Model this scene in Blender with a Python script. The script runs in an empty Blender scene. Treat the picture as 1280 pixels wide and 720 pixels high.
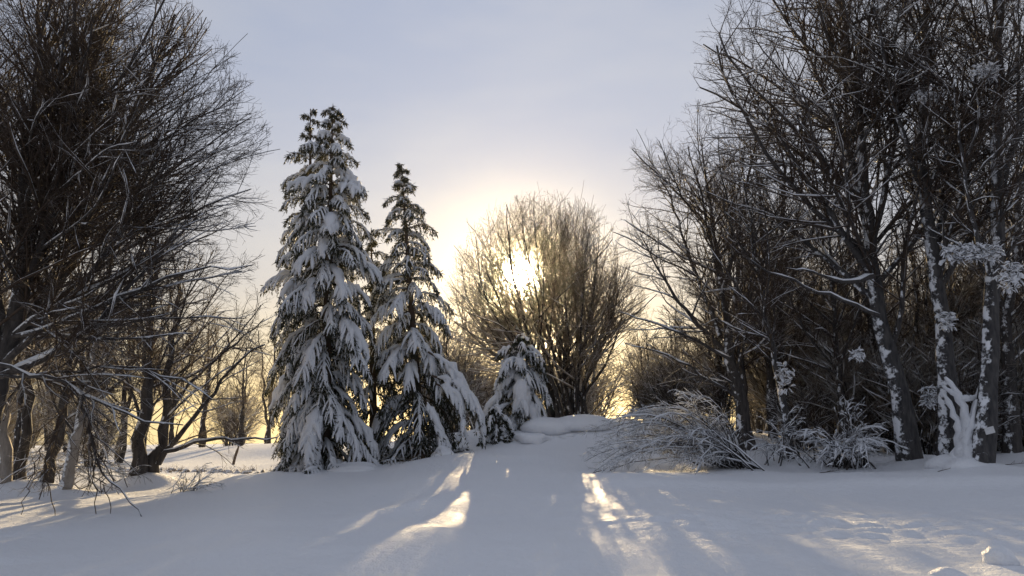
import bpy, math
import numpy as np

# ------------------------------------------------------------------ camera, sky, sun, exposure
C = bpy.context.scene
PITCH = math.radians(9.45)
EYE = np.array([0.0, 0.0, 1.6])
F = 931.0                                   # focal length in photo pixels (1280 wide)
cam_data = bpy.data.cameras.new("camera")
cam_data.sensor_width = 36.0
cam_data.lens = 36.0 * F / 1280.0
cam_data.clip_start = 0.05
cam_data.clip_end = 6000.0
cam = bpy.data.objects.new("camera", cam_data)
C.collection.objects.link(cam)
cam.location = EYE
cam.rotation_euler = (math.radians(90) + PITCH, 0, 0)
C.camera = cam

SUN_AZ = math.atan2(650 - 640, F)            # to the right of +Y
SUN_EL = math.radians(10.4)
SUN_DIR = np.array([math.sin(SUN_AZ) * math.cos(SUN_EL), math.cos(SUN_AZ) * math.cos(SUN_EL), math.sin(SUN_EL)])

C.view_settings.view_transform = 'Standard'
C.view_settings.look = 'None'
C.view_settings.gamma = 1.0
C.view_settings.use_curve_mapping = False
C.view_settings.exposure = 1.03
C.render.engine = 'CYCLES'
C.cycles.volume_bounces = 0
C.cycles.max_bounces = 5
C.cycles.diffuse_bounces = 3
C.cycles.use_denoising = True

world = bpy.data.worlds.new("World")
C.world = world
world.use_nodes = True
nt = world.node_tree
for n in list(nt.nodes):
    nt.nodes.remove(n)


def N(tree, kind, **kw):
    n = tree.nodes.new(kind)
    for k, v in kw.items():
        setattr(n, k, v)
    return n


def mathn(tree, op, a, b=None, clamp=False):
    n = N(tree, 'ShaderNodeMath', operation=op)
    n.use_clamp = clamp
    for i, v in enumerate((a, b)):
        if v is None:
            continue
        if isinstance(v, (int, float)):
            n.inputs[i].default_value = v
        else:
            tree.links.new(v, n.inputs[i])
    return n.outputs[0]


def mixc(tree, fac, a, b, blend='MIX'):
    n = N(tree, 'ShaderNodeMix', data_type='RGBA', blend_type=blend)
    for sock, v in ((n.inputs[0], fac), (n.inputs[6], a), (n.inputs[7], b)):
        if isinstance(v, (int, float)):
            sock.default_value = v
        elif isinstance(v, tuple):
            sock.default_value = (*v, 1.0)
        else:
            tree.links.new(v, sock)
    return n.outputs[2]


sky = N(nt, 'ShaderNodeTexSky', sky_type='NISHITA')
sky.sun_disc = False
sky.sun_elevation = SUN_EL
sky.sun_rotation = SUN_AZ
sky.air_density = 1.0
sky.dust_density = 1.5
tc = N(nt, 'ShaderNodeTexCoord')
nrm = N(nt, 'ShaderNodeVectorMath', operation='NORMALIZE')
nt.links.new(tc.outputs['Generated'], nrm.inputs[0])
dot = N(nt, 'ShaderNodeVectorMath', operation='DOT_PRODUCT')
nt.links.new(nrm.outputs[0], dot.inputs[0])
dot.inputs[1].default_value = SUN_DIR
ang = mathn(nt, 'MULTIPLY', mathn(nt, 'ARCCOSINE', mathn(nt, 'MINIMUM', dot.outputs['Value'], 0.9999999)), 57.2958)
sep = N(nt, 'ShaderNodeSeparateXYZ')
nt.links.new(nrm.outputs[0], sep.inputs[0])
elev = mathn(nt, 'MAXIMUM', sep.outputs['Z'], 0.0)
# thin high cloud: soft streaks
mapn = N(nt, 'ShaderNodeMapping')
mapn.inputs['Scale'].default_value = (1.0, 1.0, 3.2)
mapn.inputs['Rotation'].default_value = (0.0, 0.25, 0.3)
nt.links.new(nrm.outputs[0], mapn.inputs[0])
noi = N(nt, 'ShaderNodeTexNoise')
noi.inputs['Scale'].default_value = 2.6
noi.inputs['Detail'].default_value = 4.0
noi.inputs['Roughness'].default_value = 0.5
nt.links.new(mapn.outputs[0], noi.inputs['Vector'])
ramp = N(nt, 'ShaderNodeMapRange')
ramp.inputs['From Min'].default_value = 0.34
ramp.inputs['From Max'].default_value = 0.68
nt.links.new(noi.outputs['Fac'], ramp.inputs['Value'])
veil = mixc(nt, ramp.outputs[0], (1.98, 2.24, 2.92), (2.58, 2.70, 3.08))
side = mathn(nt, 'ADD', mathn(nt, 'MULTIPLY', mathn(nt, 'EXPONENT', mathn(nt, 'MULTIPLY', mathn(nt, 'POWER', mathn(nt, 'DIVIDE', ang, 42.0), 2.0), -1.0)), 0.42), 0.82)
veil = mixc(nt, 1.0, veil, side, 'MULTIPLY')
# haze layer near the horizon, warmer towards the sun
hz = mathn(nt, 'POWER', mathn(nt, 'SUBTRACT', 1.0, elev, True), 8.0)
warmside = mathn(nt, 'EXPONENT', mathn(nt, 'MULTIPLY', ang, -1 / 46.0))
hzcol = mixc(nt, warmside, (2.1, 2.0, 1.95), (9.6, 7.1, 2.5))
veil2 = mixc(nt, mathn(nt, 'MULTIPLY', hz, 0.95), veil, hzcol)
base_sky = mixc(nt, 0.95, sky.outputs[0], veil2)


def glow(width, amp, col, power=1.0):
    x = mathn(nt, 'POWER', mathn(nt, 'DIVIDE', ang, width), power)
    e = mathn(nt, 'MULTIPLY', mathn(nt, 'EXPONENT', mathn(nt, 'MULTIPLY', x, -1.0)), amp)
    return mixc(nt, 1.0, col, e, 'MULTIPLY')


g1 = glow(6.0, 1.1, (1.0, 0.74, 0.26))          # wide aureole of the thin cloud round the sun
g2 = glow(1.6, 8.0, (1.0, 0.78, 0.38), 1.0)
g3 = glow(0.40, 2500.0, (1.0, 0.86, 0.55), 1.0)    # the disc seen through cloud
s1 = mixc(nt, 1.0, base_sky, g1, 'ADD')
s2 = mixc(nt, 1.0, s1, g2, 'ADD')
s3 = mixc(nt, 1.0, s2, g3, 'ADD')
bg = N(nt, 'ShaderNodeBackground')
bg.inputs['Strength'].default_value = 0.09
nt.links.new(s3, bg.inputs['Color'])
wo = N(nt, 'ShaderNodeOutputWorld')
nt.links.new(bg.outputs[0], wo.inputs['Surface'])

sun_data = bpy.data.lights.new("sun", 'SUN')
sun_data.energy = 5.0
sun_data.angle = math.radians(0.6)
sun_data.color = (1.0, 0.74, 0.40)
sun = bpy.data.objects.new("sun", sun_data)
C.collection.objects.link(sun)
sun.rotation_euler = (math.radians(90) - SUN_EL, 0, -SUN_AZ + math.pi)
# lamp shines along its local -Z; rotating +Z onto the sun direction
sun.rotation_euler = (math.pi / 2 - SUN_EL, 0, math.pi - SUN_AZ)
HAZE_DENSITY = 0.00019

# ------------------------------------------------------------------ helpers
def log(*a):
    print(*a)


RNG = np.random.default_rng(7)


def P(x, y, Y):
    """point at ground distance Y on the sight line of a place in the photograph"""
    u = (x - 640.0) / F
    v = (360.0 - y) / F
    d = np.array([u, math.cos(PITCH) - v * math.sin(PITCH), math.sin(PITCH) + v * math.cos(PITCH)])
    return EYE + d * (Y / d[1])


def unit(v):
    return v / np.maximum(np.linalg.norm(v, axis=-1, keepdims=True), 1e-9)


def link(o):
    C.collection.objects.link(o)
    return o


def mesh_from(name, V, Fq, mats, mat_idx=None, smooth=True, normals_up=False):
    """V (n,3), Fq (m,3) or (m,4)"""
    me = bpy.data.meshes.new(name)
    V = np.ascontiguousarray(V, dtype=np.float32)
    Fq = np.ascontiguousarray(Fq, dtype=np.int32)
    m, k = Fq.shape
    me.vertices.add(len(V))
    me.vertices.foreach_set('co', V.ravel())
    me.loops.add(m * k)
    me.loops.foreach_set('vertex_index', Fq.ravel())
    me.polygons.add(m)
    me.polygons.foreach_set('loop_start', np.arange(m, dtype=np.int32) * k)
    if mat_idx is not None:
        me.polygons.foreach_set('material_index', np.ascontiguousarray(mat_idx, dtype=np.int32))
    me.polygons.foreach_set('use_smooth', np.full(m, smooth))
    for mt in mats:
        me.materials.append(mt)
    me.update(calc_edges=True)
    return me


def obj(name, me, parent=None, kind=None):
    o = link(bpy.data.objects.new(name, me))
    if parent is not None:
        o.parent = parent
        o.matrix_parent_inverse.identity()
    if kind:
        o['kind'] = kind
    return o


def thing(name, label, cat, loc, group=None):
    o = link(bpy.data.objects.new(name, None))
    o.empty_display_size = 0.3
    o.location = loc
    o['label'] = label
    o['category'] = cat
    if group:
        o['group'] = group
    return o


def tag(o, label, cat, group=None):
    o['label'] = label
    o['category'] = cat
    if group:
        o['group'] = group
    return o


class Geo:
    """collects quad pieces"""

    def __init__(self):
        self.V, self.F, self.M, self.n = [], [], [], 0

    def add(self, V, Fq, mat=0):
        if len(V) == 0:
            return
        self.V.append(V)
        self.F.append(Fq + self.n)
        self.M.append(np.full(len(Fq), mat))
        self.n += len(V)

    def build(self, name, mats, parent=None, origin=(0, 0, 0), kind=None, smooth=True):
        if not self.V:
            return None
        V = np.concatenate(self.V) - np.array(origin)
        me = mesh_from(name, V, np.concatenate(self.F), mats, np.concatenate(self.M), smooth)
        return obj(name, me, parent, kind)


def tube_geo(Pl, R, S=3, flat=1.0, jitter=0.0, rng=RNG, cap=False):
    """Pl (N,K,3), R (N,K) -> verts, quads"""
    Nn, K = R.shape
    if Nn == 0:
        return np.zeros((0, 3)), np.zeros((0, 4), int)
    T = unit(np.gradient(Pl, axis=1))
    mean = unit(Pl[:, -1] - Pl[:, 0])
    ax = np.eye(3)[np.argmin(np.abs(mean), axis=1)]
    if flat != 1.0:
        ax = np.tile(np.array([0, 0, 1.0]), (Nn, 1))
    u = unit(np.cross(T, ax[:, None, :]) + 1e-6)
    v = np.cross(u, T)
    a = np.arange(S) * 2 * math.pi / S + (rng.random() if S < 5 else 0)
    ca, sa = np.cos(a), np.sin(a) * flat
    RR = R[:, :, None, None]
    if jitter:
        RR = RR * (1 + jitter * (rng.random((Nn, K, S, 1)) * 2 - 1))
    V = Pl[:, :, None, :] + RR * (ca[None, None, :, None] * u[:, :, None, :] + sa[None, None, :, None] * v[:, :, None, :])
    base = (np.arange(Nn) * K * S)[:, None, None]
    k = np.arange(K - 1)[None, :, None] * S
    s = np.arange(S)[None, None, :]
    s2 = (s + 1) % S
    Fq = np.stack([base + k + s, base + k + s2, base + k + S + s2, base + k + S + s], -1).reshape(-1, 4)
    return V.reshape(-1, 3), Fq


def resample(pts, K):
    pts = np.array(pts, float)
    d = np.concatenate([[0], np.cumsum(np.linalg.norm(np.diff(pts, axis=0), axis=1))])
    t = np.linspace(0, d[-1], K)
    # smooth (Catmull-like) by interpolating then blurring once
    q = np.stack([np.interp(t, d, pts[:, i]) for i in range(3)], 1)
    for _ in range(2):
        q[1:-1] = (q[:-2] + 2 * q[1:-1] + q[2:]) / 4
    return q


def grow(Pl, R, rng, per_m, t0, ang, ratio, K, trop=0.0, wig=0.12, env=None, rmin=0.003, rfac=0.6,
         lmin=0.15, lmax=9.0, bias=None, tip=0.35, flatten=0.0, absl=None, maxn=None, t1=1.0, reach=1.0):
    """children of polylines, all at once"""
    Nn, K0 = R.shape
    seg = np.linalg.norm(np.diff(Pl, axis=1), axis=2)
    L = seg.sum(1)
    cnt = np.maximum(0, np.floor(L * (t1 - t0) * per_m + rng.random(Nn))).astype(int)
    idx = np.repeat(np.arange(Nn), cnt)
    if maxn and len(idx) > maxn:
        idx = rng.choice(idx, maxn, replace=False)
    M = len(idx)
    if M == 0:
        return np.zeros((0, K, 3)), np.zeros((0, K))
    t = t0 + (t1 - t0) * rng.random(M)
    ft = t * (K0 - 1)
    i0 = np.minimum(ft.astype(int), K0 - 2)
    fr = (ft - i0)[:, None]
    p = Pl[idx, i0] * (1 - fr) + Pl[idx, i0 + 1] * fr
    r0 = R[idx, i0] * (1 - fr[:, 0]) + R[idx, i0 + 1] * fr[:, 0]
    tan = unit(Pl[idx, i0 + 1] - Pl[idx, i0])
    w = rng.normal(size=(M, 3))
    w[:, 2] *= (1 - flatten)
    if bias is not None:
        w += np.array(bias)
    perp = unit(w - tan * (w * tan).sum(1, keepdims=True))
    a = np.radians(rng.uniform(ang[0], ang[1], M))[:, None]
    d = np.cos(a) * tan + np.sin(a) * perp
    base = L[idx] if absl is None else np.full(M, absl)
    ln = base * ratio * (1 - 0.55 * t) * rng.uniform(0.65, 1.3, M)
    ln = np.clip(ln, lmin, lmax)
    if env is not None:
        if reach > 1:
            l0 = ln.copy()
            for _ in range(6):
                l2 = np.minimum(ln * 1.15, l0 * reach)
                ln = np.where(env(p + d * l2[:, None] * 0.95), l2, ln)
        for _ in range(3):
            out = ~env(p + d * ln[:, None] * 0.92)
            ln = np.where(out, ln * 0.6, ln)
        keep = env(p + d * ln[:, None] * 0.92)
        p, d, ln, r0 = p[keep], d[keep], ln[keep], r0[keep]
        M = len(p)
        if M == 0:
            return np.zeros((0, K, 3)), np.zeros((0, K))
    out = np.empty((M, K, 3))
    out[:, 0] = p
    st = (ln / (K - 1))[:, None]
    for k in range(1, K):
        d = unit(d + rng.normal(size=(M, 3)) * wig + np.array([0, 0, trop]))
        out[:, k] = out[:, k - 1] + d * st
    rb = np.clip(np.minimum(r0 * rfac, 0.0035 + ln * 0.0105), rmin, None)
    f = np.linspace(1, tip, K)[None, :]
    Rr = np.maximum(rb[:, None] * f, rmin * 0.6)
    return out, Rr


def snow_strip(Pl, R, rng, amount=1.0, S=5, cover=0.75):
    """ridges of snow lying along the upper side of branches"""
    T = unit(np.gradient(Pl, axis=1))
    hor = np.sqrt(np.maximum(0, 1 - T[..., 2] ** 2))
    patch = rng.random(R.shape)
    patch = (patch + np.roll(patch, 1, 1)) / 2
    w = (R * 0.9 + 0.008 * amount) * np.clip((hor - 0.35) * 2.0, 0, 1) * np.where(patch < cover, 1.0, 0.15) * (0.7 + 0.6 * patch)
    w[:, 0] *= 0.4
    w[:, -1] *= 0.3
    Q = Pl.copy()
    Q[..., 2] += R * 0.75 + w * 0.25
    w = w * (1 + .35 * rng.normal(size=w.shape)).clip(.3, 1.8)
    keep = w.max(1) > 0.006
    return tube_geo(Q[keep], np.maximum(w[keep], 0.0005), S, flat=0.75, jitter=0.15, rng=rng)


def ellip(c, r):
    c = np.array(c)
    r = np.array(r)
    return lambda p: (((p - c) / r) ** 2).sum(-1) < 1


# ------------------------------------------------------------------ value noise for terrain
def vnoise(x, y, seed):
    r = np.random.default_rng(seed)
    tab = r.random((256, 256))
    xi, yi = np.floor(x).astype(int), np.floor(y).astype(int)
    fx, fy = x - xi, y - yi
    fx = fx * fx * (3 - 2 * fx)
    fy = fy * fy * (3 - 2 * fy)
    g = lambda a, b: tab[a % 256, b % 256]
    return (g(xi, yi) * (1 - fx) + g(xi + 1, yi) * fx) * (1 - fy) + (g(xi, yi + 1) * (1 - fx) + g(xi + 1, yi + 1) * fx) * fy - 0.5


# control heights: (photo x, photo y, distance)
CTRL = [(0, 720, 7.3), (320, 720, 7.2), (640, 720, 7.2), (960, 720, 7.2), (1280, 720, 7.2),
        (640, 650, 10.6), (300, 650, 11.2), (1000, 650, 10.8), (1280, 650, 10.8), (0, 650, 11.2),
        (60, 640, 12.4), (200, 629, 13.2), (293, 615, 15.2), (350, 600, 17.6), (420, 590, 20.0), (500, 577, 21.5),
        (640, 590, 16.6), (580, 566, 20.5), (650, 560, 20.5), (700, 533, 24.0), (760, 527, 25.0), (650, 535, 24.0), (700, 520, 27.5),
        (760, 590, 17.0), (860, 592, 17.0), (960, 590, 17.5), (1100, 583, 18.5), (1250, 580, 18.5),
        (900, 612, 14.0), (1100, 607, 14.0), (1270, 605, 14.0), (760, 612, 14.0),
        (940, 568, 21.0), (1130, 574, 20.0), (1270, 565, 21.0), (1050, 548, 30.0), (1270, 560, 26.0), (900, 540, 30.0),
        (10, 618, 15.5), (100, 618, 16.0), (190, 602, 18.0), (280, 592, 21.0), (250, 580, 26.0), (100, 575, 28.0), (0, 580, 26.0),
        (560, 545, 30.0), (480, 552, 30.0), (780, 530, 30.0)]
CW = np.array([P(*c) for c in CTRL])
extra = np.array([[x, y, z] for x, y, z in [(-20, 2, 0), (20, 2, 0), (0, 2, 0), (-10, 2, 0), (10, 2, 0), (0, -15, 0), (-30, -10, 0), (30, -10, 0),
                  (-30, 15, .1), (30, 15, .3), (-40, 40, -.4), (40, 40, .3), (0, 45, 0.2), (-15, 45, -.6), (20, 45, .2),
                  (0, 80, -1.0), (-40, 80, -1.5), (40, 80, -0.6), (-80, 40, -.5), (80, 40, .5)]])
CW = np.concatenate([CW, extra])


COLLARS = [(P(a, 570, b)[0], b) for a, b in ((8, 15.5), (30, 16.2), (60, 15.8), (82, 15.2), (175, 17.5), (194, 17.8), (938, 21), (1136, 18.5), (1186, 17.5), (1222, 16.5), (1265, 20), (990, 19), (1060, 22))]


def ground_z(x, y, detail=True):
    x = np.asarray(x, float)
    y = np.asarray(y, float)
    num = np.zeros_like(x)
    den = np.zeros_like(x)
    dist = np.sqrt(x * x + y * y)
    s = 0.9 + 0.055 * np.clip(dist, 0, 120)
    for cx, cy, cz in CW:
        d2 = (x - cx) ** 2 + (y - cy) ** 2
        w = 1.0 / (d2 / s ** 2 + 0.6) ** 2.2
        num += w * cz
        den += w
    z = num / den
    # the plateau ends in a brow; beyond it the land falls away
    far = np.clip((dist - 48) / 420, 0, 1)
    far = far * far * (3 - 2 * far)
    z = z * (1 - far) - 150.0 * far
    for cx, cy in COLLARS:
        z = z + 0.16 * np.exp(-((x - cx - .08) ** 2 + (y - cy + .1) ** 2) / .42)
    if detail:
        rip = np.clip(1 - dist / 22, 0, 1)
        z = z + rip * (0.034 * vnoise(x / 0.95 + y * .3, y / 0.34, 12) + 0.020 * vnoise(x / 0.42, y / 0.2, 13) + 0.05 * vnoise(x / 1.9, y / 0.8 + x * .2, 14))
        near = np.clip(1 - dist / 60, 0, 1)
        z = z + near * (0.16 * vnoise(x / 2.6 + 31, y / 2.2 + 9, 1) + 0.05 * vnoise(x / 0.8, y / 0.7, 2))
        z = z + np.clip(1 - dist / 25, 0, 1) * (0.018 * vnoise(x / 0.27, y / 0.21, 3))
        # trodden, crusty strip running across on the right
        track = np.exp(-((y - 10.2 + 0.12 * (x - 3)) / 1.3) ** 2) * np.clip((x - 0.3) / 1.5, 0, 1) * (x < 14)
        nn = np.abs(vnoise(x / 0.33 + 5, y / 0.16, 5)) + np.abs(vnoise(x / 0.15, y / 0.11, 6)) * 0.6
        z = z + track * 0.055 * nn * 2
        # the soft edge of a ploughed bank in front of the right-hand trees
        bank = 1 / (1 + np.exp(-(y - 13.9 - 0.25 * np.sin(x * .7)) / 0.16)) * np.clip((x - 0.8) / 1.2, 0, 1) * (1 - np.clip((y - 14) / 3.5, 0, 1))
        z = z + 0.16 * bank
        fold = np.exp(-((x + 1.9 - 0.35 * (y - 11.5)) / 0.35) ** 2 - ((y - 12.0) / 1.6) ** 2)
        z = z + 0.10 * fold
    return z


def gz(x, y):
    return float(ground_z(np.array([x]), np.array([y]))[0])


def on_ground(px, Y):
    """ground point under a photo column at distance Y"""
    q = P(px, 560, Y)
    return np.array([q[0], q[1], gz(q[0], q[1])])


# ------------------------------------------------------------------ materials
def new_mat(name):
    m = bpy.data.materials.new(name)
    m.use_nodes = True
    t = m.node_tree
    for n in list(t.nodes):
        t.nodes.remove(n)
    out = N(t, 'ShaderNodeOutputMaterial')
    return m, t, out


def principled(t, rough=0.7, spec=0.3):
    b = N(t, 'ShaderNodeBsdfPrincipled')
    b.inputs['Roughness'].default_value = rough
    b.inputs['Specular IOR Level'].default_value = spec
    return b


def noise(t, scale, detail=3, coord='Object', rough=0.55, vscale=None):
    c = N(t, 'ShaderNodeTexCoord')
    src = c.outputs[coord]
    if vscale:
        mp = N(t, 'ShaderNodeMapping')
        mp.inputs['Scale'].default_value = vscale
        t.links.new(src, mp.inputs[0])
        src = mp.outputs[0]
    n = N(t, 'ShaderNodeTexNoise')
    n.inputs['Scale'].default_value = scale
    n.inputs['Detail'].default_value = detail
    n.inputs['Roughness'].default_value = rough
    t.links.new(src, n.inputs['Vector'])
    return n.outputs['Fac']


def rng_map(t, v, a, b, c=0.0, d=1.0):
    r = N(t, 'ShaderNodeMapRange')
    for k, val in zip(('From Min', 'From Max', 'To Min', 'To Max'), (a, b, c, d)):
        r.inputs[k].default_value = val
    t.links.new(v, r.inputs['Value'])
    return r.outputs[0]


def bump(t, h, dist, strength=1.0):
    b = N(t, 'ShaderNodeBump')
    b.inputs['Distance'].default_value = dist
    b.inputs['Strength'].default_value = strength
    t.links.new(h, b.inputs['Height'])
    return b.outputs[0]


SNOW_C = (0.84, 0.86, 0.90)


def snow_ground_mat():
    m, t, out = new_mat('snow_surface')
    b = principled(t, 0.5, 0.5)
    n1 = noise(t, 0.8, 3)
    n2 = noise(t, 9.0, 5)
    n3 = noise(t, 45.0, 4)
    t.links.new(mixc(t, n1, (0.82, 0.845, 0.89), (0.87, 0.88, 0.905)), b.inputs['Base Color'])
    h = mathn(t, 'ADD', mathn(t, 'MULTIPLY', n2, 0.06), mathn(t, 'MULTIPLY', n3, 0.022))
    t.links.new(bump(t, h, 0.7, 0.9), b.inputs['Normal'])
    t.links.new(b.outputs[0], out.inputs['Surface'])
    return m


def snow_mat():
    m, t, out = new_mat('clinging_snow')
    b = principled(t, 0.6, 0.2)
    b.inputs['Base Color'].default_value = (*SNOW_C, 1)
    t.links.new(bump(t, noise(t, 22.0, 4), 0.04, 0.8), b.inputs['Normal'])
    tr = N(t, 'ShaderNodeBsdfTranslucent')
    tr.inputs['Color'].default_value = (0.85, 0.84, 0.82, 1)
    mx = N(t, 'ShaderNodeMixShader')
    mx.inputs[0].default_value = 0.12
    t.links.new(b.outputs[0], mx.inputs[1])
    t.links.new(tr.outputs[0], mx.inputs[2])
    t.links.new(mx.outputs[0], out.inputs['Surface'])
    return m


def bark_mat(name, c1, c2, snow_side=None, snow_amt=0.0, up=0.45, scale=14):
    """bark; snow where the surface faces up, and plastered in patches on the windward side"""
    m, t, out = new_mat(name)
    b = principled(t, 0.85, 0.15)
    n = noise(t, scale, 5, vscale=(1, 1, 0.25))
    col = mixc(t, rng_map(t, n, 0.3, 0.7), c1, c2)
    g = N(t, 'ShaderNodeNewGeometry')
    s = N(t, 'ShaderNodeSeparateXYZ')
    t.links.new(g.outputs['Normal'], s.inputs[0])
    pn = noise(t, 2.6, 5, rough=0.65)
    z = mathn(t, 'ADD', s.outputs['Z'], mathn(t, 'MULTIPLY', mathn(t, 'SUBTRACT', pn, 0.5), 1.6))
    fac = rng_map(t, z, up, up + 0.12)
    if snow_amt > 0:
        d = N(t, 'ShaderNodeVectorMath', operation='DOT_PRODUCT')
        t.links.new(g.outputs['Normal'], d.inputs[0])
        d.inputs[1].default_value = snow_side
        q = mathn(t, 'ADD', mathn(t, 'MULTIPLY', d.outputs['Value'], 0.34), noise(t, 4.5, 6, rough=0.7))
        f2 = rng_map(t, q, 0.86 - snow_amt, 0.92 - snow_amt)
        fac = mathn(t, 'MAXIMUM', fac, f2)
        h = mathn(t, 'ADD', mathn(t, 'MULTIPLY', fac, 0.03), mathn(t, 'MULTIPLY', n, 0.03))
        t.links.new(bump(t, h, 1.0, 0.8), b.inputs['Normal'])
    t.links.new(mixc(t, fac, col, SNOW_C), b.inputs['Base Color'])
    t.links.new(b.outputs[0], out.inputs['Surface'])
    return m


def twig_mat(name, c1, frost_up=0.35, amt=1.0, trans=0.35, base_trans=0.0):
    m, t, out = new_mat(name)
    b = principled(t, 0.8, 0.15)
    g = N(t, 'ShaderNodeNewGeometry')
    s = N(t, 'ShaderNodeSeparateXYZ')
    t.links.new(g.outputs['Normal'], s.inputs[0])
    pn = noise(t, 1.3, 3)
    z = mathn(t, 'ADD', s.outputs['Z'], mathn(t, 'MULTIPLY', mathn(t, 'SUBTRACT', pn, 0.5), 1.8))
    fac = mathn(t, 'MULTIPLY', rng_map(t, z, frost_up, frost_up + 0.25), amt)
    t.links.new(mixc(t, fac, c1, SNOW_C), b.inputs['Base Color'])
    tr = N(t, 'ShaderNodeBsdfTranslucent')
    tr.inputs['Color'].default_value = (0.8, 0.78, 0.72, 1)
    mx = N(t, 'ShaderNodeMixShader')
    t.links.new(mathn(t, 'ADD', mathn(t, 'MULTIPLY', fac, trans), base_trans), mx.inputs[0])
    t.links.new(b.outputs[0], mx.inputs[1])
    t.links.new(tr.outputs[0], mx.inputs[2])
    t.links.new(mx.outputs[0], out.inputs['Surface'])
    return m


def needle_mat():
    m, t, out = new_mat('spruce_needles')
    b = principled(t, 0.7, 0.2)
    n = noise(t, 7.0, 3)
    t.links.new(mixc(t, n, (0.018, 0.026, 0.017), (0.055, 0.056, 0.038)), b.inputs['Base Color'])
    tr = N(t, 'ShaderNodeBsdfTranslucent')
    tr.inputs['Color'].default_value = (0.08, 0.07, 0.03, 1)
    mx = N(t, 'ShaderNodeMixShader')
    mx.inputs[0].default_value = 0.2
    t.links.new(b.outputs[0], mx.inputs[1])
    t.links.new(tr.outputs[0], mx.inputs[2])
    t.links.new(mx.outputs[0], out.inputs['Surface'])
    return m


def plain_mat(name, col, rough=0.8, sc=12):
    m, t, out = new_mat(name)
    b = principled(t, rough, 0.2)
    n = noise(t, sc, 4)
    t.links.new(mixc(t, n, tuple(c * 0.65 for c in col), tuple(min(1, c * 1.3) for c in col)), b.inputs['Base Color'])
    t.links.new(bump(t, n, 0.01, 0.6), b.inputs['Normal'])
    t.links.new(b.outputs[0], out.inputs['Surface'])
    return m


M_GROUND = snow_ground_mat()
M_SNOW = snow_mat()
M_BARK = bark_mat('beech_bark', (0.030, 0.028, 0.030), (0.095, 0.086, 0.08), (-0.75, -0.6, 0.2), 0.03, up=0.8)
M_BARK_PLAST = bark_mat('beech_bark_with_plastered_snow', (0.030, 0.030, 0.034), (0.10, 0.095, 0.092), (-0.85, -0.3, 0.1), 0.10, up=0.75)
M_BARK_PALE = bark_mat('pale_bark', (0.20, 0.18, 0.16), (0.36, 0.33, 0.30), (-0.7, -0.6, 0.2), 0.16, up=0.5)
M_TWIG = twig_mat('dark_twigs', (0.062, 0.045, 0.035), 0.60, base_trans=0.05)
M_TWIG_FROST = twig_mat('frosted_twigs', (0.07, 0.055, 0.045), 0.25)
M_TWIG_BROWN = twig_mat('brown_twigs', (0.10, 0.07, 0.048), 0.55, trans=0.4, base_trans=0.12)
M_TWIG_RIME = twig_mat('rimed_twigs', (0.14, 0.10, 0.065), 0.25, trans=0.45, base_trans=0.25)
M_NEEDLE = needle_mat()
M_SPRUCE_BARK = plain_mat('spruce_bark', (0.09, 0.065, 0.05))
M_DRY = plain_mat('dry_stems', (0.16, 0.11, 0.06))
M_POST = plain_mat('weathered_post', (0.13, 0.10, 0.08))
M_BOARD = plain_mat('painted_board', (0.62, 0.62, 0.62))
M_STONE = plain_mat('field_stone', (0.16, 0.15, 0.14))

# ------------------------------------------------------------------ ground sheet


def graded(lo, hi, fine_lo, fine_hi, step, growth):
    mid = list(np.arange(fine_lo, fine_hi, step))
    up, s, x = [], step, fine_hi
    while x < hi:
        up.append(x)
        s *= growth
        x += s
    up.append(hi)
    dn, s, x = [], step, fine_lo
    while x > lo:
        s *= growth
        x -= s
        dn.append(max(x, lo))
    return np.array(dn[::-1] + mid + up)


gx = graded(-1500, 1500, -6.5, 7.0, 0.075, 1.06)
gy = graded(-400, 2200, 6.6, 15.0, 0.07, 1.035)
GX, GY = np.meshgrid(gx, gy)
GZ = ground_z(GX, GY)
V = np.stack([GX.ravel(), GY.ravel(), GZ.ravel()], 1)
nx, ny = len(gx), len(gy)
ii = (np.arange(ny - 1)[:, None] * nx + np.arange(nx - 1)[None, :]).ravel()
Fq = np.stack([ii, ii + 1, ii + nx + 1, ii + nx], 1)
obj('snow_ground', mesh_from('snow_ground', V, Fq, [M_GROUND]), kind='structure')
log('ground quads', len(Fq))


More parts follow.
